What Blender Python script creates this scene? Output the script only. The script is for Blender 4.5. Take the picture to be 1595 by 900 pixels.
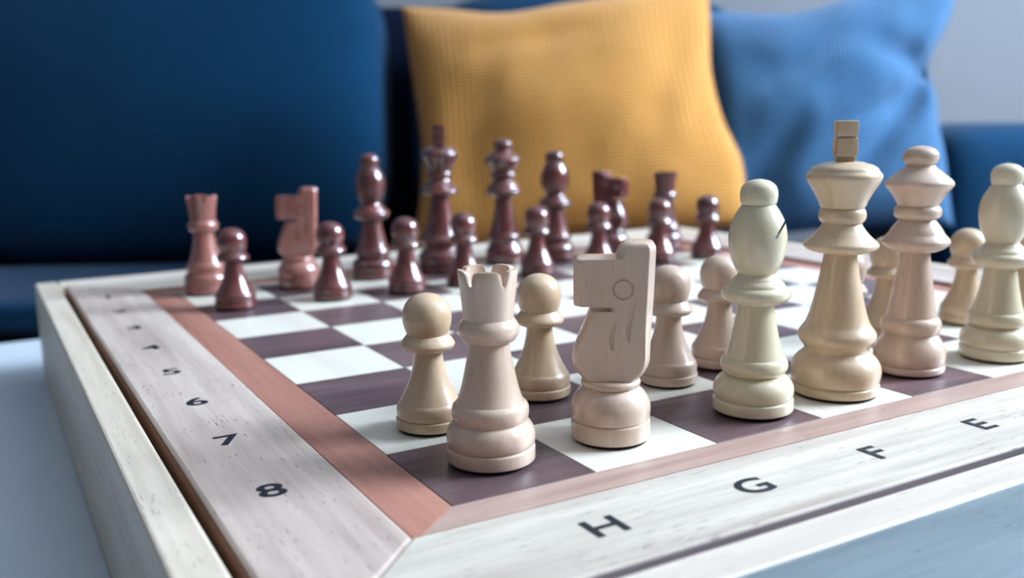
import bpy, bmesh, math, random
from mathutils import Vector, Matrix, noise
random.seed(7)
for o in list(bpy.data.objects): bpy.data.objects.remove(o, do_unlink=True)
C = bpy.context.scene.collection
S = 0.045                      # one chess square in metres; board units below are squares
TABLE = 0.45                   # table top height
ZB = TABLE + 1.27 * S          # playing surface height

# ------------------------------------------------------------------ camera
YAW, PITCH, ROLL = 0.5154, 0.1803, -0.0164
CX, CY, CZ = -2.2203 * S, -4.661 * S, ZB + 2.2016 * S
fw = Vector((math.sin(YAW) * math.cos(PITCH), math.cos(YAW) * math.cos(PITCH), -math.sin(PITCH)))
rt = Vector((math.cos(YAW), -math.sin(YAW), 0)); up = rt.cross(fw)
c_, s_ = math.cos(ROLL), math.sin(ROLL)
rt, up = c_ * rt + s_ * up, -s_ * rt + c_ * up
cam = bpy.data.cameras.new('camera'); co = bpy.data.objects.new('camera', cam); C.objects.link(co)
co.matrix_world = Matrix(((rt.x, up.x, -fw.x, CX), (rt.y, up.y, -fw.y, CY), (rt.z, up.z, -fw.z, CZ), (0, 0, 0, 1)))
cam.sensor_width = 36; cam.lens = 1478.7 / 1595 * 36; cam.clip_start = 0.01
cam.dof.use_dof = True; cam.dof.focus_distance = 6.55 * S; cam.dof.aperture_fstop = 9.0
cam.dof.aperture_blades = 0
bpy.context.scene.camera = co

# ------------------------------------------------------------------ room frame (sofa and walls face the camera)
RM = Matrix.Translation((CX, CY, 0)) @ Matrix.Rotation(-YAW, 4, 'Z')   # local x = right, y = away, z = up

# ------------------------------------------------------------------ world, lights, exposure
w = bpy.data.worlds.new('world'); bpy.context.scene.world = w; w.use_nodes = True
bg = w.node_tree.nodes['Background']; bg.inputs[0].default_value = (0.62, 0.80, 1.0, 1); bg.inputs[1].default_value = 0.12
def area(name, loc, target, sx, sy, power, color):
    l = bpy.data.lights.new(name, 'AREA'); l.shape = 'RECTANGLE'; l.size = sx; l.size_y = sy; l.energy = power; l.color = color
    o = bpy.data.objects.new(name, l); C.objects.link(o)
    p = RM @ Vector(loc); t = RM @ Vector(target)
    o.matrix_world = Matrix.Translation(p) @ (t - p).to_track_quat('-Z', 'Y').to_matrix().to_4x4()
    return o
area('window_light', (2.02, 0.70, 1.70), (0, 0.45, 0.7), 1.15, 1.0, 160, (0.68, 0.82, 1.0))
vs = bpy.context.scene.view_settings
vs.view_transform = 'Standard'; vs.look = 'None'; vs.gamma = 1; vs.use_curve_mapping = False; vs.exposure = 0.45

# ------------------------------------------------------------------ helpers
def link(name, me, parent=None, mat=None):
    o = bpy.data.objects.new(name, me); C.objects.link(o)
    if parent: o.parent = parent
    if mat: me.materials.append(mat)
    return o
def tag(o, label=None, cat=None, group=None, kind=None):
    if label: o['label'] = label
    if cat: o['category'] = cat
    if group: o['group'] = group
    if kind: o['kind'] = kind
    return o
def empty(name, loc=(0, 0, 0), rz=0):
    o = bpy.data.objects.new(name, None); C.objects.link(o); o.location = loc; o.rotation_euler = (0, 0, rz)
    o.empty_display_size = 0.01
    return o
def mesh_from(verts, faces, smooth=False):
    me = bpy.data.meshes.new('mesh'); me.from_pydata([tuple(v) for v in verts], [], faces); me.update()
    if smooth:
        for p in me.polygons: p.use_smooth = True
    return me
def bm_mesh(bm, smooth=False):
    bmesh.ops.recalc_face_normals(bm, faces=bm.faces)
    me = bpy.data.meshes.new('mesh'); bm.to_mesh(me); bm.free()
    if smooth:
        for p in me.polygons: p.use_smooth = True
    return me
def box_bm(x0, x1, y0, y1, z0, z1, bevel=0, seg=2):
    bm = bmesh.new(); bmesh.ops.create_cube(bm, size=1)
    for v in bm.verts:
        v.co = Vector((x0 + (v.co.x + .5) * (x1 - x0), y0 + (v.co.y + .5) * (y1 - y0), z0 + (v.co.z + .5) * (z1 - z0)))
    if bevel: bmesh.ops.bevel(bm, geom=list(bm.edges), offset=bevel, segments=seg, affect='EDGES', profile=.5)
    return bm
def prism_bm(poly, z0, z1, bevel=0):
    bm = bmesh.new()
    b = [bm.verts.new((x, y, z0)) for x, y in poly]; t = [bm.verts.new((x, y, z1)) for x, y in poly]
    n = len(poly); bm.faces.new(b[::-1]); bm.faces.new(t)
    for i in range(n): bm.faces.new((b[i], b[(i + 1) % n], t[(i + 1) % n], t[i]))
    if bevel:
        e = [e for e in bm.edges if abs(e.verts[0].co.z - z1) < 1e-9 and abs(e.verts[1].co.z - z1) < 1e-9]
        bmesh.ops.bevel(bm, geom=e, offset=bevel, segments=2, affect='EDGES', profile=.5)
    return bm
def rbox_mesh(hx, hy, hz, n=8, div=14, bulge=0):
    """rounded, slightly swollen cushion block"""
    bm = bmesh.new(); bmesh.ops.create_cube(bm, size=2)
    bmesh.ops.subdivide_edges(bm, edges=list(bm.edges), cuts=div, use_grid_fill=True)
    for v in bm.verts:
        x, y, z = v.co
        # pack samples toward the edges, then superquadric
        x, y, z = (math.sin(q * math.pi / 2) for q in (x, y, z))
        k = (abs(x) ** n + abs(y) ** n + abs(z) ** n) ** (1 / n)
        x, y, z = x / k, y / k, z / k
        b = bulge * (1 - x * x) * (1 - z * z)
        v.co = Vector((x * hx, y * (hy + b), z * hz))
    return bm_mesh(bm, True)

# ------------------------------------------------------------------ materials
def nt(name):
    m = bpy.data.materials.new(name); m.use_nodes = True
    t = m.node_tree; return m, t, t.nodes['Principled BSDF']
def N(t, kind, **kw):
    n = t.nodes.new(kind)
    for k, v in kw.items():
        if k.startswith('i_'): n.inputs[k[2:].replace('_', ' ')].default_value = v
        else: setattr(n, k, v)
    return n
def rgb(h):      # sRGB 0-255 triple -> linear
    return tuple(((c / 255 + .055) / 1.055) ** 2.4 if c / 255 > .04045 else c / 255 / 12.92 for c in h) + (1,)
def wood(name, light, dark, fleck=None, axis=0, rough=.45, coat=0.0, grain=1.0, fleck_amt=.5, tint=0.0, bump=.15, coatr=.15, scale=1.0, spec=.5):
    m, t, p = nt(name); L = t.links
    tc = N(t, 'ShaderNodeTexCoord'); mp = N(t, 'ShaderNodeMapping')
    sc = [260 * scale] * 3; sc[axis] = 14 * scale; mp.inputs['Scale'].default_value = sc
    oi = N(t, 'ShaderNodeObjectInfo')
    add = N(t, 'ShaderNodeVectorMath', operation='ADD')
    rs = N(t, 'ShaderNodeMath', operation='MULTIPLY'); rs.inputs[1].default_value = 3.0
    L.new(oi.outputs['Random'], rs.inputs[0]); L.new(tc.outputs['Object'], add.inputs[0]); L.new(rs.outputs[0], add.inputs[1])
    L.new(add.outputs[0], mp.inputs[0])
    n1 = N(t, 'ShaderNodeTexNoise'); n1.inputs['Scale'].default_value = 1.0; n1.inputs['Detail'].default_value = 5; n1.inputs['Roughness'].default_value = .6
    L.new(mp.outputs[0], n1.inputs['Vector'])
    mp2 = N(t, 'ShaderNodeMapping'); sc2 = [55 * scale] * 3; sc2[axis] = 5 * scale; mp2.inputs['Scale'].default_value = sc2
    L.new(add.outputs[0], mp2.inputs[0])
    n2 = N(t, 'ShaderNodeTexNoise'); n2.inputs['Scale'].default_value = 1.0; n2.inputs['Detail'].default_value = 3; n2.inputs['Distortion'].default_value = .6
    L.new(mp2.outputs[0], n2.inputs['Vector'])
    mx = N(t, 'ShaderNodeMath', operation='ADD'); L.new(n1.outputs[0], mx.inputs[0]); L.new(n2.outputs[0], mx.inputs[1])
    r = N(t, 'ShaderNodeMapRange'); r.inputs['From Min'].default_value = .7; r.inputs['From Max'].default_value = 1.3
    L.new(mx.outputs[0], r.inputs['Value'])
    gm = N(t, 'ShaderNodeMath', operation='MULTIPLY'); gm.inputs[1].default_value = grain; L.new(r.outputs[0], gm.inputs[0])
    c = N(t, 'ShaderNodeMix', data_type='RGBA'); c.inputs[6].default_value = light; c.inputs[7].default_value = dark
    L.new(gm.outputs[0], c.inputs[0])
    out = c.outputs[2]
    if fleck:
        mp3 = N(t, 'ShaderNodeMapping'); sc3 = [1500 * scale] * 3; sc3[axis] = 170 * scale; mp3.inputs['Scale'].default_value = sc3
        L.new(add.outputs[0], mp3.inputs[0])
        n3 = N(t, 'ShaderNodeTexNoise'); n3.inputs['Scale'].default_value = 1.0; n3.inputs['Detail'].default_value = 1
        L.new(mp3.outputs[0], n3.inputs['Vector'])
        n4 = N(t, 'ShaderNodeTexNoise'); n4.inputs['Scale'].default_value = 45.0; L.new(add.outputs[0], n4.inputs['Vector'])
        th = N(t, 'ShaderNodeMath', operation='MULTIPLY_ADD'); L.new(n4.outputs[0], th.inputs[0]); th.inputs[1].default_value = .35; L.new(n3.outputs[0], th.inputs[2])
        r2 = N(t, 'ShaderNodeMapRange'); r2.inputs['From Min'].default_value = .85; r2.inputs['From Max'].default_value = .93; r2.inputs['To Max'].default_value = fleck_amt
        L.new(th.outputs[0], r2.inputs['Value'])
        c2 = N(t, 'ShaderNodeMix', data_type='RGBA'); L.new(r2.outputs[0], c2.inputs[0]); L.new(out, c2.inputs[6]); c2.inputs[7].default_value = fleck
        out = c2.outputs[2]
    if tint:
        hs = N(t, 'ShaderNodeHueSaturation'); r3 = N(t, 'ShaderNodeMapRange'); r3.inputs['To Min'].default_value = 1 - tint; r3.inputs['To Max'].default_value = 1 + tint
        L.new(oi.outputs['Random'], r3.inputs['Value']); L.new(r3.outputs[0], hs.inputs['Value']); L.new(out, hs.inputs['Color']); out = hs.outputs[0]
    L.new(out, p.inputs['Base Color'])
    p.inputs['Roughness'].default_value = rough; p.inputs['Coat Weight'].default_value = coat; p.inputs['Coat Roughness'].default_value = coatr
    if coat >= 1: p.inputs['Coat IOR'].default_value = 1.6
    p.inputs['Specular IOR Level'].default_value = spec
    if bump:
        b = N(t, 'ShaderNodeBump'); b.inputs['Strength'].default_value = bump; b.inputs['Distance'].default_value = .0004
        L.new(n1.outputs[0], b.inputs['Height']); L.new(b.outputs[0], p.inputs['Normal'])
    return m
def fabric(name, col, col2, scale=900, bump=.3, rough=.9, sheen=.2, waffle=0, dist=.001):
    m, t, p = nt(name); L = t.links
    tc = N(t, 'ShaderNodeTexCoord')
    n = N(t, 'ShaderNodeTexNoise'); n.inputs['Scale'].default_value = 7; n.inputs['Detail'].default_value = 4; L.new(tc.outputs['Object'], n.inputs[0])
    c = N(t, 'ShaderNodeMix', data_type='RGBA'); c.inputs[6].default_value = col; c.inputs[7].default_value = col2; L.new(n.outputs[0], c.inputs[0])
    out = c.outputs[2]
    fn = N(t, 'ShaderNodeTexNoise'); fn.inputs['Scale'].default_value = scale; L.new(tc.outputs['Object'], fn.inputs[0])
    h = fn.outputs[0]
    if waffle:
        w1 = N(t, 'ShaderNodeTexWave', bands_direction='X'); w2 = N(t, 'ShaderNodeTexWave', bands_direction='Y')
        for q, k in ((w1, 1), (w2, 1.6)):
            q.inputs['Scale'].default_value = waffle * k; q.inputs['Distortion'].default_value = .6; q.inputs['Detail'].default_value = 2; L.new(tc.outputs['UV'], q.inputs[0])
        a = N(t, 'ShaderNodeMath', operation='ADD'); L.new(w1.outputs[1], a.inputs[0]); L.new(w2.outputs[1], a.inputs[1]); h = a.outputs[0]
        mr = N(t, 'ShaderNodeMapRange'); mr.inputs['From Max'].default_value = 2; mr.inputs['To Min'].default_value = .74; mr.inputs['To Max'].default_value = 1.08; L.new(h, mr.inputs['Value'])
        hs = N(t, 'ShaderNodeHueSaturation'); L.new(mr.outputs[0], hs.inputs['Value']); L.new(out, hs.inputs['Color']); out = hs.outputs[0]
    L.new(out, p.inputs['Base Color'])
    b = N(t, 'ShaderNodeBump'); b.inputs['Strength'].default_value = bump; b.inputs['Distance'].default_value = dist
    L.new(h, b.inputs['Height']); L.new(b.outputs[0], p.inputs['Normal'])
    p.inputs['Roughness'].default_value = rough; p.inputs['Sheen Weight'].default_value = sheen; p.inputs['Specular IOR Level'].default_value = .12
    return m
def plain(name, col, rough=.6, noise_amt=.06, scale=30, spec=.5):
    m, t, p = nt(name); L = t.links
    tc = N(t, 'ShaderNodeTexCoord'); n = N(t, 'ShaderNodeTexNoise'); n.inputs['Scale'].default_value = scale; n.inputs['Detail'].default_value = 4
    L.new(tc.outputs['Object'], n.inputs[0])
    mr = N(t, 'ShaderNodeMapRange'); mr.inputs['To Min'].default_value = 1 - noise_amt; mr.inputs['To Max'].default_value = 1 + noise_amt
    L.new(n.outputs[0], mr.inputs['Value'])
    hs = N(t, 'ShaderNodeHueSaturation'); hs.inputs['Color'].default_value = col; L.new(mr.outputs[0], hs.inputs['Value'])
    L.new(hs.outputs[0], p.inputs['Base Color']); p.inputs['Roughness'].default_value = rough; p.inputs['Specular IOR Level'].default_value = spec
    return m

M = {}
M['pale_x'] = wood('pale board wood along x', rgb((212, 204, 188)), rgb((168, 154, 140)), rgb((100, 84, 80)), 0, rough=.42, fleck_amt=.6, tint=.03, bump=.1)
M['pale_y'] = wood('pale board wood along y', rgb((206, 191, 178)), rgb((162, 140, 128)), rgb((96, 76, 74)), 1, rough=.42, fleck_amt=.65, tint=.03, bump=.1)
M['wall_x'] = wood('box side wood along x', rgb((214, 202, 188)), rgb((186, 172, 158)), rgb((110, 92, 80)), 0, rough=.5, fleck_amt=.5, tint=.03)
M['wall_front_shade'] = wood('box front wood with painted shade', rgb((150, 160, 160)), rgb((118, 128, 130)), rgb((96, 92, 88)), 0, rough=.5, fleck_amt=.5)
M['wall_y'] = wood('box side wood along y', rgb((214, 202, 184)), rgb((188, 172, 150)), rgb((110, 92, 80)), 1, rough=.5, fleck_amt=.4, tint=.03)
M['brown_x_gloss'] = wood('reddish border wood along x with painted gloss', rgb((184, 158, 144)), rgb((156, 126, 114)), rgb((96, 62, 56)), 0, rough=.4, fleck_amt=.4, tint=.03, bump=.1)  # paler than the y strips: gloss reflection put into the colour
M['brown_y'] = wood('reddish border wood along y', rgb((176, 124, 106)), rgb((144, 94, 80)), rgb((90, 56, 50)), 1, rough=.4, fleck_amt=.4, tint=.03, bump=.1)
M['walnut'] = wood('dark walnut square veneer', rgb((112, 88, 88)), rgb((68, 50, 54)), rgb((150, 128, 126)), 0, rough=.38, fleck_amt=.3, tint=.14, bump=.08)
M['maple'] = wood('light maple square veneer', rgb((224, 219, 204)), rgb((212, 204, 188)), None, 1, rough=.38, tint=.02, bump=.03)
M['mauve'] = wood('greyish mauve groove wood', rgb((134, 120, 120)), rgb((104, 92, 94)), None, 0, rough=.6)
M['lip'] = wood('brown lip wood', rgb((150, 96, 74)), rgb((116, 70, 54)), None, 1, rough=.5)
M['inner'] = wood('brown inner wood', rgb((150, 104, 78)), rgb((104, 66, 48)), None, 1, rough=.6)
M['boxwood'] = wood('cream turned wood', rgb((214, 186, 152)), rgb((190, 158, 124)), rgb((160, 128, 102)), 2, rough=.36, coat=.7, coatr=.14, grain=.8, fleck_amt=.35, bump=.25, scale=.8)
M['pinkwood'] = wood('pinkish cream turned wood', rgb((213, 186, 163)), rgb((190, 160, 138)), rgb((160, 126, 108)), 2, rough=.36, coat=.7, coatr=.14, grain=.8, fleck_amt=.35, bump=.25, scale=.8)
M['yellowwood'] = wood('yellowish cream turned wood', rgb((216, 202, 170)), rgb((202, 186, 152)), rgb((186, 166, 130)), 2, rough=.34, coat=.7, coatr=.12, grain=.8, fleck_amt=.2, bump=.12, scale=.8)
M['redwood'] = wood('dark red lacquered wood', rgb((108, 48, 42)), rgb((62, 24, 24)), rgb((50, 22, 22)), 2, rough=.3, coat=1.0, coatr=.06, grain=.9, fleck_amt=.3, tint=.1, bump=.08, scale=.8)
M['redwood_light'] = wood('lighter red lacquered wood', rgb((164, 106, 92)), rgb((120, 68, 60)), rgb((84, 42, 38)), 2, rough=.3, coat=1.0, coatr=.06, grain=.9, fleck_amt=.3, bump=.08, scale=.8)
M['felt'] = fabric('black felt', rgb((18, 18, 22)), rgb((10, 10, 14)), bump=.2)
M['ink'] = plain('dark printed ink', rgb((12, 18, 28)), .5)
M['slit'] = plain('dark cut', rgb((70, 50, 42)), .8)
M['table'] = plain('pale blue table top', rgb((212, 224, 234)), .28, .02)
M['sofa'] = fabric('navy sofa cloth', rgb((0, 42, 68)), rgb((0, 50, 80)), 700, .25, sheen=.05)
M['sofa_shade'] = fabric('navy sofa cloth with painted shade', rgb((4, 14, 32)), rgb((6, 20, 42)), 700, .25, sheen=0)  # same cloth darkened: shade of lower front and cushion gap painted in
M['mustard'] = fabric('mustard waffle cloth', rgb((202, 146, 74)), rgb((192, 134, 64)), 900, .55, waffle=14, dist=.002)
M['denim'] = fabric('blue woven cloth', rgb((66, 114, 154)), rgb((54, 100, 140)), 900, .8, waffle=19, dist=.0015)
M['wall'] = plain('grey painted wall', rgb((120, 124, 130)), .85, .03, 4)
M['white_paint'] = plain('white paint', rgb((226, 226, 226)), .6, .02)
M['floor'] = wood('floor boards', rgb((150, 120, 92)), rgb((112, 84, 62)), None, 1, rough=.5, scale=.15)
M['metal'] = plain('grey steel', rgb((120, 124, 130)), .35)
gm, gt_, gp = nt('window glass'); gp.inputs['Transmission Weight'].default_value = 1; gp.inputs['Roughness'].default_value = 0; gp.inputs['IOR'].default_value = 1.0
M['glass'] = gm

# ------------------------------------------------------------------ room shell
def room(name, bm, mat, kind='structure', smooth=False):
    o = link(name, bm_mesh(bm, smooth), None, mat); o.matrix_world = RM
    if kind: o['kind'] = kind
    return o
XL, XR, YB, YF, ZC = -2.6, 2.1, 2.12, -2.6, 2.5
room('floor', box_bm(XL - .1, XR + .1, YF - .1, YB + .1, -.05, 0), M['floor'])
room('ceiling', box_bm(XL - .1, XR + .1, YF - .1, YB + .1, ZC, ZC + .08), M['white_paint'])
room('wall_back', box_bm(XL - .1, XR + .1, YB, YB + .1, 0, ZC), M['wall'])
room('wall_left', box_bm(XL - .1, XL, YF, YB, 0, ZC), M['wall'])
room('baseboard_back', box_bm(XL, XR, YB - .015, YB, 0, .08, .003), M['white_paint'])
W0, W1, WZ0, WZ1 = -.1, 1.7, 1.0, 2.4
bm = bmesh.new()
for a in ((YF, W0, 0, ZC), (W1, YB, 0, ZC), (W0, W1, 0, WZ0), (W0, W1, WZ1, ZC)):
    b = box_bm(XR, XR + .1, *a); me = bm_mesh(b); bm.from_mesh(me)
room('wall_right', bm, M['wall'])
wf = bmesh.new()
for a in ((W0, W0 + .05, WZ0, WZ1), (W1 - .05, W1, WZ0, WZ1), (W0, W1, WZ0, WZ0 + .05), (W0, W1, WZ1 - .05, WZ1), (.875, .925, WZ0, WZ1)):
    me = bm_mesh(box_bm(XR + .02, XR + .08, *a)); wf.from_mesh(me)
win = room('window_1', wf, M['white_paint'])
for a, b in ((W0 + .05, .875), (.925, W1 - .05)):
    g = link('pane', bm_mesh(box_bm(XR + .045, XR + .05, a, b, WZ0 + .05, WZ1 - .05)), win, M['glass'])

# ------------------------------------------------------------------ sofa
sofa = empty('sofa'); sofa.matrix_world = RM @ Matrix.Translation((-.1, 1.6, 0))
tag(sofa, 'dark navy fabric sofa with two large back cushions behind the table', 'sofa')
def sp(name, me, mat, x, y, z, rx=0):      # sofa part placed in room coordinates
    o = link(name, me, sofa, mat); o.location = (x + .1, y - 1.6, z); o.rotation_euler = (rx, 0, 0); return o
def at(px, py, d):                          # room point seen at photo pixel (px,py), at room depth d
    v = rt * ((px - 797.5) / 1478.7) + up * (-(py - 450) / 1478.7) + fw
    v = RM.to_3x3().inverted() @ v
    k = d / v.y; return Vector((v.x * k, d, CZ + v.z * k))
SEAT = .362
sp('sofa_base', bm_mesh(box_bm(-1.28, .98, -.20, .5, -.12, .136, .01)), M['sofa_shade'], 0, 1.4 + .05, .2)
sp('back_frame', rbox_mesh(.84, .06, .36, 12, 12), M['sofa_shade'], -.40, 1.93, .455, -.04)
for x0, x1, zt, n_, yy in ((-1.0, -.212, .87, 5.5, 1.68), (-.168, .415, .81, 3.8, 1.71)):
    hz = (zt - SEAT) / 2
    sp('back_cushion', rbox_mesh((x1 - x0) / 2, .13, hz, n_, 22, .03), M['sofa'], (x0 + x1) / 2, yy, SEAT + hz + .003, -.07)
for x0, x1 in ((-1.0, -.2), (-.195, .60)):
    sp('seat_cushion', rbox_mesh((x1 - x0) / 2, .17, .025, 7, 14), M['sofa'], (x0 + x1) / 2, 1.395, SEAT - .010)
arm = at(1425, 190, 1.5)
sp('armrest', rbox_mesh(.16, .20, .26, 7, 16), M['sofa'], .83, 1.68, .32)
sp('armrest', rbox_mesh(.12, .32, .26, 7, 16), M['sofa'], -1.13, 1.55, .345)
for x in (-1.2, .9):
    for y in (1.30, 1.85):
        sp('leg', bm_mesh(box_bm(-.025, .025, -.025, .025, 0, .09, .004)), M['inner'], x, y, 0)

# ------------------------------------------------------------------ throw pillows
def pillow(name, corners, thick, pull, seed, mat, label, creases=(), dents=()):
    """corners: bottom-left, bottom-right, top-right, top-left in room coordinates"""
    bl, br, trc, tl = corners; n = 48
    cen = (bl + br + trc + tl) / 4
    nrm = ((br - bl).cross(tl - bl)).normalized()      # toward camera: -y
    if nrm.y > 0: nrm = -nrm
    vs_, uvs, fs = [], [], []
    for side in (1, -1):
        for j in range(n + 1):
            for i in range(n + 1):
                u, v = math.sin((i / n - .5) * math.pi), math.sin((j / n - .5) * math.pi)
                a, b = (u + 1) / 2, (v + 1) / 2
                # concave edges between pinched corners
                uu = u * (1 - pull * (1 - v * v) * abs(u) ** 2); vv = v * (1 - pull * (1 - u * u) * abs(v) ** 2)
                wob = noise.noise(Vector((u * 1.7 + seed, v * 1.7, seed))) * .02
                uu += wob * (1 - abs(v) * .3); vv += noise.noise(Vector((u * 1.9, v * 1.9 + seed, 3.1))) * .02
                for (ax, sg, pos, wd, am) in dents:      # pushed-in (or out) stretches of the outline
                    if ax == 'u': uu -= am * sg * max(u * sg, 0) ** 3 * math.exp(-((v - pos) / wd) ** 2)
                    else: vv -= am * sg * max(v * sg, 0) ** 3 * math.exp(-((u - pos) / wd) ** 2)
                A, B = (uu + 1) / 2, (vv + 1) / 2
                p = bl * (1 - A) * (1 - B) + br * A * (1 - B) + trc * A * B + tl * (1 - A) * B
                t = thick * ((1 - u * u) * (1 - v * v)) ** .42 if abs(u) < 1 and abs(v) < 1 else 0
                fold = noise.noise(Vector((u * 2.3, v * 2.3, seed * 2))) * .16 + noise.noise(Vector((u * 5, v * 3, seed))) * .05
                t *= 1 + fold
                for (cu, cv, ang, ln, wd, dp) in creases:
                    du, dv = u - cu, v - cv; ca, sa = math.cos(ang), math.sin(ang)
                    q = du * ca + dv * sa; r = -du * sa + dv * ca
                    t -= dp * math.exp(-(q / ln) ** 2 - (r / wd) ** 2)
                t = max(t, 0) if side > 0 else max(t * .8, 0)
                vs_.append(p - cen + nrm * side * t); uvs.append((a, b))
    st = (n + 1) ** 2
    for k in (0, 1):
        for j in range(n):
            for i in range(n):
                a = k * st + j * (n + 1) + i; f = (a, a + 1, a + n + 2, a + n + 1)
                fs.append(f if k == 0 else f[::-1])
    me = mesh_from(vs_, fs, True)
    uvl = me.uv_layers.new(name='uv')
    for lp in me.loops: uvl.data[lp.index].uv = uvs[lp.vertex_index]
    bm = bmesh.new(); bm.from_mesh(me); bmesh.ops.remove_doubles(bm, verts=bm.verts, dist=1e-6)
    bmesh.ops.recalc_face_normals(bm, faces=bm.faces); bm.to_mesh(me); bm.free()
    for p in me.polygons: p.use_smooth = True
    o = empty(name); o.matrix_world = RM @ Matrix.Translation(cen)
    tag(o, label, 'pillow')
    cv = link('cover', me, o, mat)
    # stitched seam cord around the edge
    pts = []
    for e in range(4):
        for i in range(n):
            idx = (i, i * (n + 1) + n, (n + 1) * n + n - i, (n - i) * (n + 1))[e]
            pts.append(Vector(vs_[idx]))
    bm = bmesh.new(); ring = []
    for i, p in enumerate(pts):
        d = (pts[(i + 1) % len(pts)] - pts[i - 1]).normalized(); a = nrm; b = d.cross(a).normalized()
        ring.append([bm.verts.new(p + (a * math.cos(q * math.pi / 3) + b * math.sin(q * math.pi / 3)) * .0028) for q in range(6)])
    for i in range(len(ring)):
        r0, r1 = ring[i], ring[(i + 1) % len(ring)]
        for q in range(6): bm.faces.new((r0[q], r0[(q + 1) % 6], r1[(q + 1) % 6], r1[q]))
    link('seam', bm_mesh(bm, True), o, mat)
    return o
pillow('throw_pillow', (at(642, 408, 1.30), at(1172, 352, 1.27), at(1102, -22, 1.38), at(630, 12, 1.40)), .06, .06, 2.3, M['mustard'],
       'mustard yellow woven throw pillow leaning on the sofa behind the chessboard',
       creases=((-.1, .62, .1, .5, .12, .006), (.55, -.1, 1.2, .6, .12, .006), (-.6, -.3, 1.4, .5, .15, .006)),
       dents=(('v', 1, -.35, .35, .07), ('u', 1, -.45, .25, -.05), ('u', 1, .3, .3, .03), ('u', -1, -.3, .5, .04)))
pillow('throw_pillow', (at(1100, 385, 1.40), at(1482, 350, 1.36), at(1490, -40, 1.46), at(1085, 22, 1.47)), .06, .08, 5.1, M['denim'],
       'blue woven throw pillow beside the mustard one on the sofa', creases=((.60, .06, .45, .5, .09, .026), (.66, .34, 2.7, .35, .11, .022), (.45, -.25, .8, .5, .10, .022), (-.5, -.4, .9, .5, .16, .016), (-.2, .45, .5, .5, .12, .01)),
       dents=(('u', 1, .28, .25, .16), ('u', 1, -.15, .2, .05), ('v', 1, -.3, .4, .06)))

# ------------------------------------------------------------------ table
tb = empty('coffee_table'); tb.location = (3.4 * S, 3.2 * S, 0)
tag(tb, 'pale blue-white table under the wooden chessboard', 'table')
link('tabletop', bm_mesh(box_bm(-.42, .46, -.46, .4175, TABLE - .022, TABLE - .0005, .003)), tb, M['table'])
for x in (-.38, .42):
    for y in (-.42, .38):
        link('leg', bm_mesh(box_bm(x - .02, x + .02, y - .02, y + .02, 0, TABLE - .022, .003)), tb, M['white_paint'])

# ------------------------------------------------------------------ chessboard
bd = empty('chessboard', (0, 0, ZB))
tag(bd, 'wooden box chessboard with lettered pale rim and brown inner border', 'chessboard')
def sc(poly): return [(x * S, y * S) for x, y in poly]
H = .045
sq_m = {}
for i in range(8):
    for j in range(8):
        g = .004
        dark = (i + j) % 2 == 0
        nm = 'dark_square' if dark else 'light_square'
        if nm not in sq_m:
            me = bm_mesh(prism_bm(sc([(g - .5, g - .5), (.5 - g, g - .5), (.5 - g, .5 - g), (g - .5, .5 - g)]), -.06 * S, 0, .004 * S))
            me.materials.append(M['walnut' if dark else 'maple']); sq_m[nm] = me
        o = bpy.data.objects.new(nm, sq_m[nm]); C.objects.link(o); o.parent = bd; o.location = ((i + .5) * S, (j + .5) * S, 0)
IF, IL, IB, IR = -.34, -.395, 8.36, 8.37      # inner edges of the rim: front, left, back, right
def ring_polys(a, b):      # mitred ring pieces between rectangle a (inner) and rectangle b (outer), each x0,x1,y0,y1
    u0, u1, v0, v1 = a; x0, x1, y0, y1 = b
    return {'front': [(x0, y0), (x1, y0), (u1, v0), (u0, v0)], 'right': [(x1, y0), (x1, y1), (u1, v1), (u1, v0)],
            'back': [(x1, y1), (x0, y1), (u0, v1), (u1, v1)], 'left': [(x0, y1), (x0, y0), (u0, v0), (u0, v1)]}
for k, poly in ring_polys((0.0, 8.0, 0.0, 8.0), (IL, IR, IF, IB)).items():
    link('border_strip', bm_mesh(prism_bm(sc(poly), -.06 * S, -.001 * S, .005 * S)), bd, M['brown_x_gloss' if k in ('front', 'back') else 'brown_y'])
P0x, P1x, P0y, P1y = -1.232, 9.25, -1.178, 9.34
rims = {}
for k, poly in ring_polys((IL - .006, IR + .006, IF - .006, IB + .006), (P0x, P1x, P0y, P1y)).items():
    rims[k] = link('rim_panel', bm_mesh(prism_bm(sc(poly), -.30 * S, H * S, .022 * S)), bd, M['pale_x' if k in ('front', 'back') else 'pale_y'])
for k, poly in ring_polys((IL, IR, IF, IB), (IL - .0055, IR + .0055, IF - .0055, IB + .0055)).items():
    link('inner_lip', bm_mesh(prism_bm(sc(poly), -.05 * S, (H - .008) * S)), bd, M['lip'])
# brown side of the panel seen in the slot, and the recessed backing
link('panel_edge', bm_mesh(box_bm((P0x - .012) * S, (P0x - .001) * S, P0y * S, P1y * S, -.30 * S, (H - .03) * S)), bd, M['inner'])
link('panel_edge', bm_mesh(box_bm(P0x * S, P1x * S, (P0y - .010) * S, (P0y - .001) * S, -.30 * S, (H - .012) * S)), bd, M['mauve'])
link('backing_board', bm_mesh(box_bm(P0x * S, P1x * S, P0y * S, P1y * S, -.36 * S, -.301 * S)), bd, M['inner'])
OX0, OX1, OY0, OY1 = -1.59, 9.60, -1.54, 9.74; ZT = -1.26 * S
IX0, IX1, IY0, IY1 = -1.315, 9.31, -1.252, 9.40
def wallp(nm, x0, x1, y0, y1, mat, z0=ZT, z1=H * S):
    return link(nm, bm_mesh(box_bm(x0 * S, x1 * S, y0 * S, y1 * S, z0, z1, .03 * S, 3)), bd, mat)
wallp('box_side', OX0, IX0, OY0, OY1, M['wall_y'])
wallp('box_side', IX1, OX1, OY0, OY1, M['wall_y'])
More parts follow.
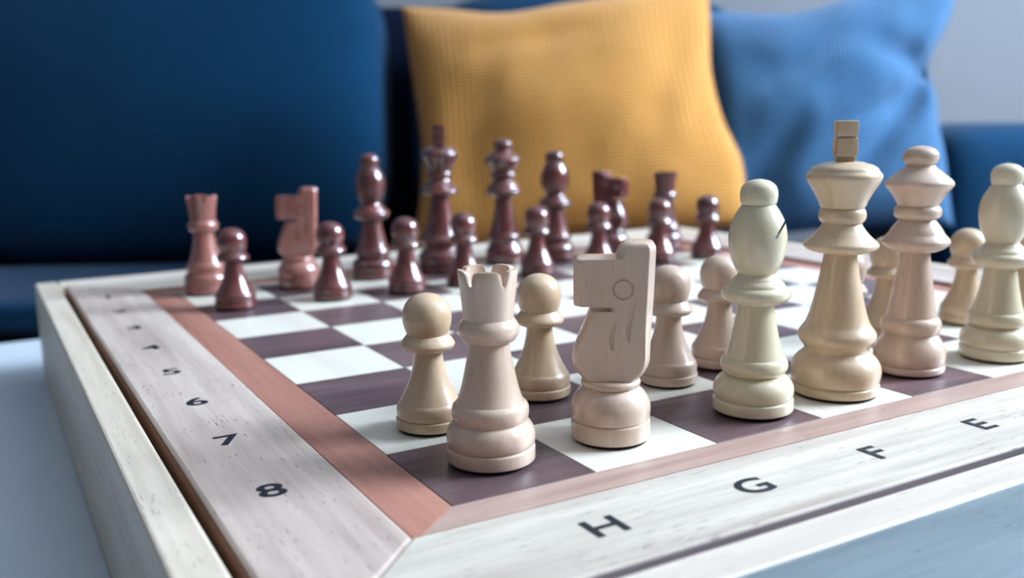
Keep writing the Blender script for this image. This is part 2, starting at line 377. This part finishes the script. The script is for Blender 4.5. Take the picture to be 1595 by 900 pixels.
fs_ = wallp('box_side', IX0 + .001, IX1 - .001, OY0, IY0, M['wall_x'])
fs_.data.materials.append(M['wall_front_shade'])       # outward face: its shade is put into a greyer wood colour
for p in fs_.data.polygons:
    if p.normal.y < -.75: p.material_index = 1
wallp('box_side', IX0 + .001, IX1 - .001, IY1, OY1, M['wall_x'])
link('box_floor', bm_mesh(box_bm(IX0 * S, IX1 * S, IY0 * S, IY1 * S, ZT, ZT + .1 * S)), bd, M['inner'])
link('groove_fillet', bm_mesh(box_bm(IX0 * S, IX1 * S, (IY0 + .001) * S, (P0y - .011) * S, -.3 * S, -.07 * S)), bd, M['mauve'])
# printed letters and numerals
def glyph(ch, x, y, parent, nm, size=.285, sx=1.22):
    cu = bpy.data.curves.new('t', 'FONT'); cu.body = ch; cu.size = size * S; cu.offset = .0065 * S; cu.align_x = 'CENTER'; cu.align_y = 'CENTER'; cu.resolution_u = 6
    to = bpy.data.objects.new('t', cu); C.objects.link(to)
    dg = bpy.context.evaluated_depsgraph_get(); me = bpy.data.meshes.new_from_object(to.evaluated_get(dg))
    bpy.data.objects.remove(to); bpy.data.curves.remove(cu)
    xs = [v.co.x for v in me.vertices]; ys = [v.co.y for v in me.vertices]
    mx, my = (min(xs) + max(xs)) / 2, (min(ys) + max(ys)) / 2
    for v in me.vertices: v.co.x = (v.co.x - mx) * sx; v.co.y -= my; v.co.z = 0
    me.materials.clear()
    o = link(nm, me, parent, M['ink']); o.location = (x * S, y * S, H * S + .00006); return o
for k, ch in enumerate('HGFEDCBA'): glyph(ch, .53 + 1.057 * k, -.765, rims['front'], 'letter')
for k, ch in enumerate('87654321'): glyph(ch, -.855, .68 + 1.052 * k, rims['left'], 'numeral')

# ------------------------------------------------------------------ turned chess pieces
def cr(pts):      # Catmull-Rom resample of a run of profile points
    if len(pts) < 3: return pts
    out = []
    for i in range(len(pts) - 1):
        p0 = pts[max(i - 1, 0)]; p1 = pts[i]; p2 = pts[i + 1]; p3 = pts[min(i + 2, len(pts) - 1)]
        for q in range(4):
            t = q / 4
            out.append(tuple(.5 * ((2 * p1[a]) + (-p0[a] + p2[a]) * t + (2 * p0[a] - 5 * p1[a] + 4 * p2[a] - p3[a]) * t * t + (-p0[a] + 3 * p1[a] - 3 * p2[a] + p3[a]) * t ** 3) for a in (0, 1)))
    out.append(pts[-1]); return out
def lathe(profile, seg=56, capb=True, capt=True):
    """profile: runs of (z, r); runs are smooth inside, sharp between"""
    bm = bmesh.new(); prev = None
    sharp = []
    first = None
    for run in profile:
        for k, (z, r) in enumerate(cr(run)):
            if prev is not None and k == 0 and abs(prev[1] - z) < 1e-6 and abs(prev[2] - r) < 1e-6:
                sharp.append(prev[0]); continue
            r = max(r, 0)
            if r < 1e-5: ring = [bm.verts.new((0, 0, z * S))]
            else: ring = [bm.verts.new((r * S * math.cos(2 * math.pi * i / seg), r * S * math.sin(2 * math.pi * i / seg), z * S)) for i in range(seg)]
            if prev is None: first = ring
            else:
                p = prev[0]
                for i in range(seg):
                    if len(ring) == 1: bm.faces.new((p[i], p[(i + 1) % seg], ring[0]))
                    else: bm.faces.new((p[i], p[(i + 1) % seg], ring[(i + 1) % seg], ring[i]))
            prev = (ring, z, r)
    if capb: bm.faces.new(first[::-1])
    if capt and len(prev[0]) > 1: bm.faces.new(prev[0])
    me = bm_mesh(bm, True)
    return me
def finish(me, ang=42):
    me.set_sharp_from_angle(angle=math.radians(ang)); return me
FELT = lambda r: [[(0, r), (.014, r)]]
PROF = {}
PROF['pawn'] = [('felt_pad', FELT(.222)),
 ('base', [[(.014, .222), (.022, .239), (.035, .244), (.08, .244), (.09, .239), (.096, .228)]]),
 ('body', [[(.096, .228), (.106, .236), (.15, .238), (.185, .231), (.208, .214)], [(.208, .214), (.225, .205), (.27, .182), (.34, .15), (.42, .124), (.51, .107), (.585, .101)]]),
 ('collar', [[(.585, .101), (.586, .15)], [(.586, .15), (.596, .175), (.622, .193), (.648, .185), (.675, .166), (.70, .147)]]),
 ('head', [[(.70, .143), (.73, .157), (.78, .170), (.83, .174), (.88, .167), (.93, .145), (.967, .107), (.99, .06), (1.0, .0)]])]
PROF['rook'] = [('felt_pad', FELT(.262)),
 ('base', [[(.014, .262), (.022, .281), (.035, .287), (.10, .287), (.112, .282), (.118, .274)]]),
 ('body', [[(.118, .272), (.135, .284), (.18, .288), (.225, .279), (.262, .256), (.28, .234)], [(.28, .234), (.30, .244), (.34, .250), (.375, .245), (.398, .229), (.405, .218)], [(.405, .216), (.45, .199), (.53, .177), (.62, .158), (.71, .139), (.80, .127)]]),
 ('collar', [[(.80, .127), (.803, .162)], [(.803, .162), (.83, .182), (.865, .193), (.90, .190), (.93, .174), (.946, .161)]])]
PROF['bishop'] = [('felt_pad', FELT(.27)),
 ('base', [[(.014, .27), (.022, .288), (.035, .295), (.096, .295), (.107, .290), (.114, .281)]]),
 ('body', [[(.114, .279), (.135, .290), (.18, .294), (.22, .284), (.26, .257), (.285, .222), (.292, .206)], [(.292, .206), (.31, .226), (.345, .245), (.385, .243), (.412, .230), (.422, .216)], [(.422, .214), (.5, .190), (.6, .167), (.7, .148), (.815, .132)]]),
 ('collar', [[(.815, .132), (.82, .165)], [(.82, .165), (.845, .222), (.875, .247), (.905, .25), (.93, .238), (.95, .208)], [(.95, .208), (.972, .197), (1.0, .165)], [(1.0, .165), (1.012, .158), (1.022, .143), (1.045, .134)]]),
 ('mitre', [[(1.045, .134), (1.07, .152), (1.12, .177), (1.19, .198), (1.27, .208), (1.34, .206), (1.42, .188), (1.49, .153), (1.54, .120)]]),
 ('finial', [[(1.54, .117), (1.56, .128), (1.60, .134), (1.64, .132), (1.68, .115), (1.71, .075), (1.722, .03), (1.726, 0)]])]
PROF['king'] = [('felt_pad', FELT(.315)),
 ('base', [[(.014, .315), (.022, .331), (.035, .338), (.075, .338), (.087, .333), (.094, .322)]]),
 ('body', [[(.094, .321), (.12, .336), (.18, .345), (.235, .336), (.285, .308), (.33, .263), (.355, .244), (.385, .252), (.425, .282), (.46, .297), (.49, .293), (.52, .274), (.56, .246), (.63, .219), (.72, .195), (.83, .172), (.95, .149), (1.05, .132), (1.116, .124)]]),
 ('collar', [[(1.116, .124), (1.12, .18)], [(1.12, .18), (1.135, .235), (1.155, .270), (1.178, .281), (1.20, .270), (1.23, .235), (1.252, .211)], [(1.252, .211), (1.27, .196), (1.30, .171), (1.332, .151)], [(1.332, .151), (1.348, .146)]]),
 ('neck_ring', [[(1.348, .144), (1.36, .163), (1.39, .176), (1.425, .176), (1.45, .167), (1.462, .155)]]),
 ('crown', [[(1.462, .154), (1.475, .168), (1.52, .186), (1.60, .229), (1.66, .266), (1.69, .279), (1.718, .277), (1.745, .256)], [(1.745, .256), (1.77, .240), (1.79, .205), (1.805, .155)], [(1.805, .155), (1.812, .13), (1.818, .06)]])]
PROF['queen'] = [('felt_pad', FELT(.268)),
 ('base', [[(.014, .268), (.022, .283), (.032, .289), (.062, .289), (.073, .285), (.079, .276)]]),
 ('body', [[(.079, .275), (.10, .286), (.17, .290), (.22, .278), (.27, .254), (.315, .226), (.335, .214)], [(.335, .213), (.355, .230), (.395, .241), (.435, .239), (.465, .224), (.483, .202)], [(.483, .198), (.6, .178), (.8, .149), (.95, .126), (1.034, .115)]]),
 ('collar', [[(1.034, .115), (1.038, .17)], [(1.038, .17), (1.06, .22), (1.09, .258), (1.12, .268), (1.148, .252), (1.18, .222)], [(1.18, .222), (1.22, .200), (1.26, .171), (1.285, .152)], [(1.285, .152), (1.302, .144)]]),
 ('neck_ring', [[(1.302, .143), (1.315, .170), (1.34, .185), (1.375, .186), (1.40, .175), (1.412, .160)]]),
 ('crown', [[(1.412, .158), (1.44, .172), (1.50, .206), (1.555, .249), (1.583, .267), (1.61, .264), (1.638, .238)], [(1.638, .238), (1.68, .186), (1.72, .135), (1.745, .110)]]),
 ('finial', [[(1.745, .108), (1.765, .126), (1.80, .139), (1.84, .136), (1.875, .109), (1.896, .06), (1.906, 0)]])]
PROF['knight'] = [('felt_pad', FELT(.25)),
 ('base', [[(.014, .25), (.022, .265), (.035, .272), (.13, .272), (.142, .267), (.149, .258)]]),
 ('body', [[(.149, .257), (.17, .268), (.24, .272), (.29, .258), (.335, .230), (.36, .204), (.378, .187)], [(.378, .186), (.388, .199), (.408, .204), (.425, .196), (.432, .188)]])]

def boolean(me, cutters):
    """subtract cutter meshes with the exact solver"""
    o = bpy.data.objects.new('b', me); C.objects.link(o); cs = []
    for cme in cutters:
        c = bpy.data.objects.new('c', cme); C.objects.link(c); cs.append(c)
        m = o.modifiers.new('b', 'BOOLEAN'); m.operation = 'DIFFERENCE'; m.object = c; m.solver = 'EXACT'
    dg = bpy.context.evaluated_depsgraph_get(); r = bpy.data.meshes.new_from_object(o.evaluated_get(dg))
    for c in cs + [o]: bpy.data.objects.remove(c, do_unlink=True)
    return r

def rook_crown():
    seg = 120; R0, R1 = .160, .193; bm = bmesh.new()
    z0, zt, zf = .946, 1.263, 1.13
    def notch(a):      # height of the rim at angle a
        k = 5; ph = (a / (2 * math.pi) * k) % 1.0; d = abs(ph - .5) * 2 * math.pi / k   # angular distance from the notch centre
        d *= R1 * 1.0 / .1        # in .1 squares of arc
        hgt = zt - .098 * (1 / (1 + (d / .21) ** 3.4))
        return hgt
    rows = []
    for (f, kind) in ((0, 'o'), (.2, 'o'), (.4, 'o'), (.6, 'o'), (.8, 'o'), (.95, 'o'), (1, 'o'), (1, 'i'), (.5, 'i'), (0, 'i')):
        row = []
        for i in range(seg):
            a = 2 * math.pi * i / seg; top = notch(a)
            if kind == 'o':
                z = z0 + (top - z0) * f; r = R0 + (R1 - R0) * ((z - z0) / (zt - z0)) ** 1.2 - (.005 if f == 1 else 0)
            else:
                z = zf + (top - zf) * f; r = .143 + .012 * f
            row.append(bm.verts.new((r * S * math.cos(a), r * S * math.sin(a), z * S)))
        rows.append(row)
    for a, b in zip(rows, rows[1:]):
        for i in range(seg): bm.faces.new((a[i], a[(i + 1) % seg], b[(i + 1) % seg], b[i]))
    bm.faces.new(rows[0][::-1]); bm.faces.new(rows[-1])
    return finish(bm_mesh(bm, True), 50)

def knight_head():
    T = .142
    secs = [  # z, xl, xr, blend from turned bowl (0) to chamfered slab (1), bowl depth
     (.432, -.188, .188, 0, .188), (.45, -.207, .207, 0, .207), (.48, -.232, .232, 0, .232), (.52, -.252, .252, 0, .252), (.56, -.264, .264, 0, .264),
     (.60, -.263, .266, 0, .266), (.65, -.250, .266, .05, .264), (.70, -.232, .267, .2, .26), (.76, -.206, .268, .4, .25), (.82, -.180, .270, .65, .24), (.88, -.154, .272, .9, .24), (.912, -.140, .274, 1, .24),
     (.915, -.02, .274, 1, .24), (.944, -.02, .275, 1, .24), (.947, -.236, .276, 1, .24), (.957, -.248, .277, 1, .24), (1.0, -.250, .279, 1, .24),
     (1.10, -.250, .283, 1, .24), (1.22, -.249, .288, 1, .24), (1.245, -.244, .289, 1, .24), (1.257, -.232, .290, 1, .24), (1.262, -.21, .290, 1, .24),
     (1.264, .03, .290, 1, .24), (1.30, .040, .292, 1, .24), (1.335, .056, .291, 1, .24), (1.355, .075, .284, 1, .24), (1.366, .098, .268, 1, .24), (1.371, .13, .24, 1, .24)]
    bm = bmesh.new(); prev = None; XM = .16; NL, NR = 44, 26; ch = .045
    for k, (z, xl, xr, wgt, bd_) in enumerate(secs):
        a = (xr - xl) / 2; xc = (xr + xl) / 2
        te = T if k < len(secs) - 4 else T - (.004, .012, .024, .045)[k - len(secs) + 4]
        xs = [xl + (XM - xl) * (1 - math.cos(q / NL * math.pi / 2)) for q in range(NL)] + [XM + (xr - XM) * math.sin(q / NR * math.pi / 2) for q in range(NR + 1)]
        ys = []
        for x in xs:
            y1 = min(te, bd_ * math.sqrt(max(1 - ((x - xc) / a) ** 2, 0)))
            y2 = min(te, te - ch + min(x - xl, xr - x))
            ys.append(max(y1 * (1 - wgt) + y2 * wgt, 2e-4))
        pts = list(zip(xs, ys)) + [(x, -y) for x, y in zip(xs[::-1], ys[::-1])]
        ring = [bm.verts.new((x * S, y * S, z * S)) for x, y in pts]; seg = len(ring)
        if prev:
            for i in range(seg): bm.faces.new((prev[i], prev[(i + 1) % seg], ring[(i + 1) % seg], ring[i]))
        else: bm.faces.new(ring[::-1])
        prev = ring
    bm.faces.new(prev)
    me = bm_mesh(bm, True)
    cut = []
    for sy in (-1, 1):
        # engraved eye ring
        bm = bmesh.new(); rg = []
        for i in range(40):
            a = 2 * math.pi * i / 40
            rg.append([bm.verts.new(((.078 + (.064 + .0085 * math.cos(q * math.pi / 3)) * math.cos(a)) * S, (sy * T + .011 * math.sin(q * math.pi / 3)) * S, (1.066 + (.064 + .0085 * math.cos(q * math.pi / 3)) * math.sin(a)) * S)) for q in range(6)])
        for i in range(40):
            for q in range(6): bm.faces.new((rg[i][q], rg[i][(q + 1) % 6], rg[(i + 1) % 40][(q + 1) % 6], rg[(i + 1) % 40][q]))
        cut.append(bm_mesh(bm))
        # two mane grooves
        for pts in ([(.165, 1.0), (.135, .90), (.115, .80), (.118, .71)], [(.035, .86), (.012, .79), (.002, .72), (.010, .65)]):
            P = cr(pts); bm = bmesh.new(); prev = None; n = len(P)
            for i, (x, z) in enumerate(P):
                w = .017 * max(math.sin(math.pi * (i + .35) / (n + .2)), .05) ** .7 * (.6 + .8 * i / n)
                ring = [bm.verts.new(((x + w * math.cos(q * math.pi / 3)) * S, (sy * T + w * math.sin(q * math.pi / 3)) * S, z * S)) for q in range(6)]
                if prev:
                    for q in range(6): bm.faces.new((prev[q], prev[(q + 1) % 6], ring[(q + 1) % 6], ring[q]))
                else: bm.faces.new(ring[::-1])
                prev = ring
            bm.faces.new(prev); cut.append(bm_mesh(bm))
    return finish(boolean(me, cut), 38)

def cross_mesh():
    bm = bmesh.new()
    for (hw, hd, z0, z1) in ((.064, .058, 1.80, 1.852), (.079, .075, 1.852, 1.992), (.068, .062, 1.992, 2.006), (.078, .066, 2.006, 2.122)):
        me = bm_mesh(box_bm(-hw * S, hw * S, -hd * S, hd * S, z0 * S, z1 * S, .008 * S, 2)); bm.from_mesh(me)
    return finish(bm_mesh(bm, True), 35)

MESH = {}
for k, parts in PROF.items():
    MESH[k] = []
    for nm, prof in parts:
        me = finish(lathe(prof))
        if nm == 'mitre':      # slanting saw cut
            bm = box_bm(.03 * S, .22 * S, -.4 * S, .4 * S, -.008 * S, .008 * S)
            cm = bm_mesh(bm); cm.transform(Matrix.Translation((.12 * S, 0, 1.29 * S)) @ Matrix.Rotation(math.radians(-62), 4, 'Y'))
            me = finish(boolean(me, [cm]))
        MESH[k].append((nm, me))
MESH['rook'].append(('crown', rook_crown()))
MESH['knight'].append(('head', knight_head()))
MESH['king'].append(('finial', cross_mesh()))
for k in MESH:
    for nm, me in MESH[k]: me.materials.clear(); me.materials.append(M['felt'])

PROTO = {}
def make(kind, color, mat):
    t = empty(kind); 
    for nm, me in MESH[kind]:
        o = link(nm, me, t)
        if nm != 'felt_pad':
            o.material_slots[0].link = 'OBJECT'; o.material_slots[0].material = mat
    return t
def copy_tree(o):
    r = o.copy(); C.objects.link(r)
    for ch in list(o.children):
        c = ch.copy(); C.objects.link(c); c.parent = r
    return r
def place(kind, color, x, y, rz, label, mat, group=None, hs=1.0):
    key = (kind, color)
    if key not in PROTO: PROTO[key] = t = make(kind, color, mat)
    else: t = copy_tree(PROTO[key])
    t.location = (x * S, y * S, ZB + .0002); t.rotation_euler = (0, 0, rz); t.scale = (1, 1, hs)
    for c in t.children:
        if not c.name.startswith('felt'): c.material_slots[0].material = mat
    tag(t, label, 'chess piece', group)
    return t
BX, PK, YL, RD, RL = M['boxwood'], M['pinkwood'], M['yellowwood'], M['redwood'], M['redwood_light']
LB, DB = 'pale back-row pieces', 'dark back-row pieces'
place('rook', 'w', .54, .52, -2.1, 'pale pinkish rook standing in the near board corner, in front of two pawns', PK, LB)
place('knight', 'w', 1.45, .47, -.60, 'pale knight with slab head facing left, beside the near rook', PK, LB)
place('bishop', 'w', 2.70, .40, -.83, 'pale yellowish bishop with dark slit, between knight and pale king', YL, LB)
place('king', 'w', 3.58, .41, -.64, 'pale king with square block finial, tallest piece in the near row', BX, LB)
place('queen', 'w', 4.59, .51, 0, 'pale queen with ball finial, just right of the pale king', PK, LB)
place('bishop', 'w', 5.62, .41, 1.2, 'pale bishop at the right edge, right of the pale queen', YL, LB)
WP = 'pale pawns'
for x, y, lab, m in ((.49, 1.35, 'pale pawn just behind and left of the near rook', BX),
                     (1.57, 1.60, 'pale pawn between the near rook and the pale knight', BX),
                     (2.66, 1.35, 'pale pawn right behind the pale knight', PK),
                     (3.37, 1.53, 'pale pawn half hidden behind the yellowish slit bishop', PK),
                     (4.46, 1.11, 'pale pawn almost wholly hidden between pale king and queen', PK),
                     (5.52, 1.52, 'pale pawn peeking out left of the pale queen', BX),
                     (6.67, 1.46, 'pale pawn just left of the right-edge bishop', BX),
                     (7.62, 1.42, 'pale pawn cut off by the right picture edge', BX)):
    place('pawn', 'w', x, y, random.uniform(0, 6), lab, m, WP, .985)
place('rook', 'd', .33, 7.86, .2, 'reddish dark rook in the far left board corner', RL, DB)
place('knight', 'd', 1.46, 7.57, -.30, 'dark knight facing left, near the far left corner', RL, DB, .97)
place('bishop', 'd', 2.57, 7.72, .5, 'dark bishop left of the dark king', RD, DB)
place('king', 'd', 3.62, 7.69, -.35, 'dark king with tall block finial, tallest dark piece', RD, DB, .985)
place('queen', 'd', 4.71, 7.78, 0, 'dark queen with small ball finial, right of the dark king', RD, DB, .98)
place('bishop', 'd', 5.54, 7.66, 1.5, 'dark bishop right of the dark queen', RD, DB, .97)
place('knight', 'd', 6.52, 7.55, math.pi - .95, 'dark knight facing right, half hidden by a dark pawn', RD, DB, .97)
place('rook', 'd', 7.62, 7.60, 1.0, 'dark rook standing behind a dark pawn, before the mustard pillow', RD, DB)
DP = 'dark pawns'
for x, y, lab in ((.39, 6.62, 'dark pawn in front of the far left dark rook'),
                  (1.56, 6.53, 'dark pawn beside the left-facing dark knight'),
                  (2.52, 6.44, 'dark pawn standing between dark bishop and dark king'),
                  (3.36, 6.46, 'dark pawn just right of the dark king, behind the pale rook'),
                  (4.58, 6.62, 'dark pawn between dark queen and right dark bishop'),
                  (5.60, 6.58, 'dark pawn in front of the right-facing dark knight'),
                  (6.68, 6.55, 'dark pawn overlapping the right dark rook'),
                  (7.54, 6.47, 'rightmost dark pawn, standing alone before the pillow corner')):
    place('pawn', 'd', x, y, random.uniform(0, 6), lab, RD, DP, .965)
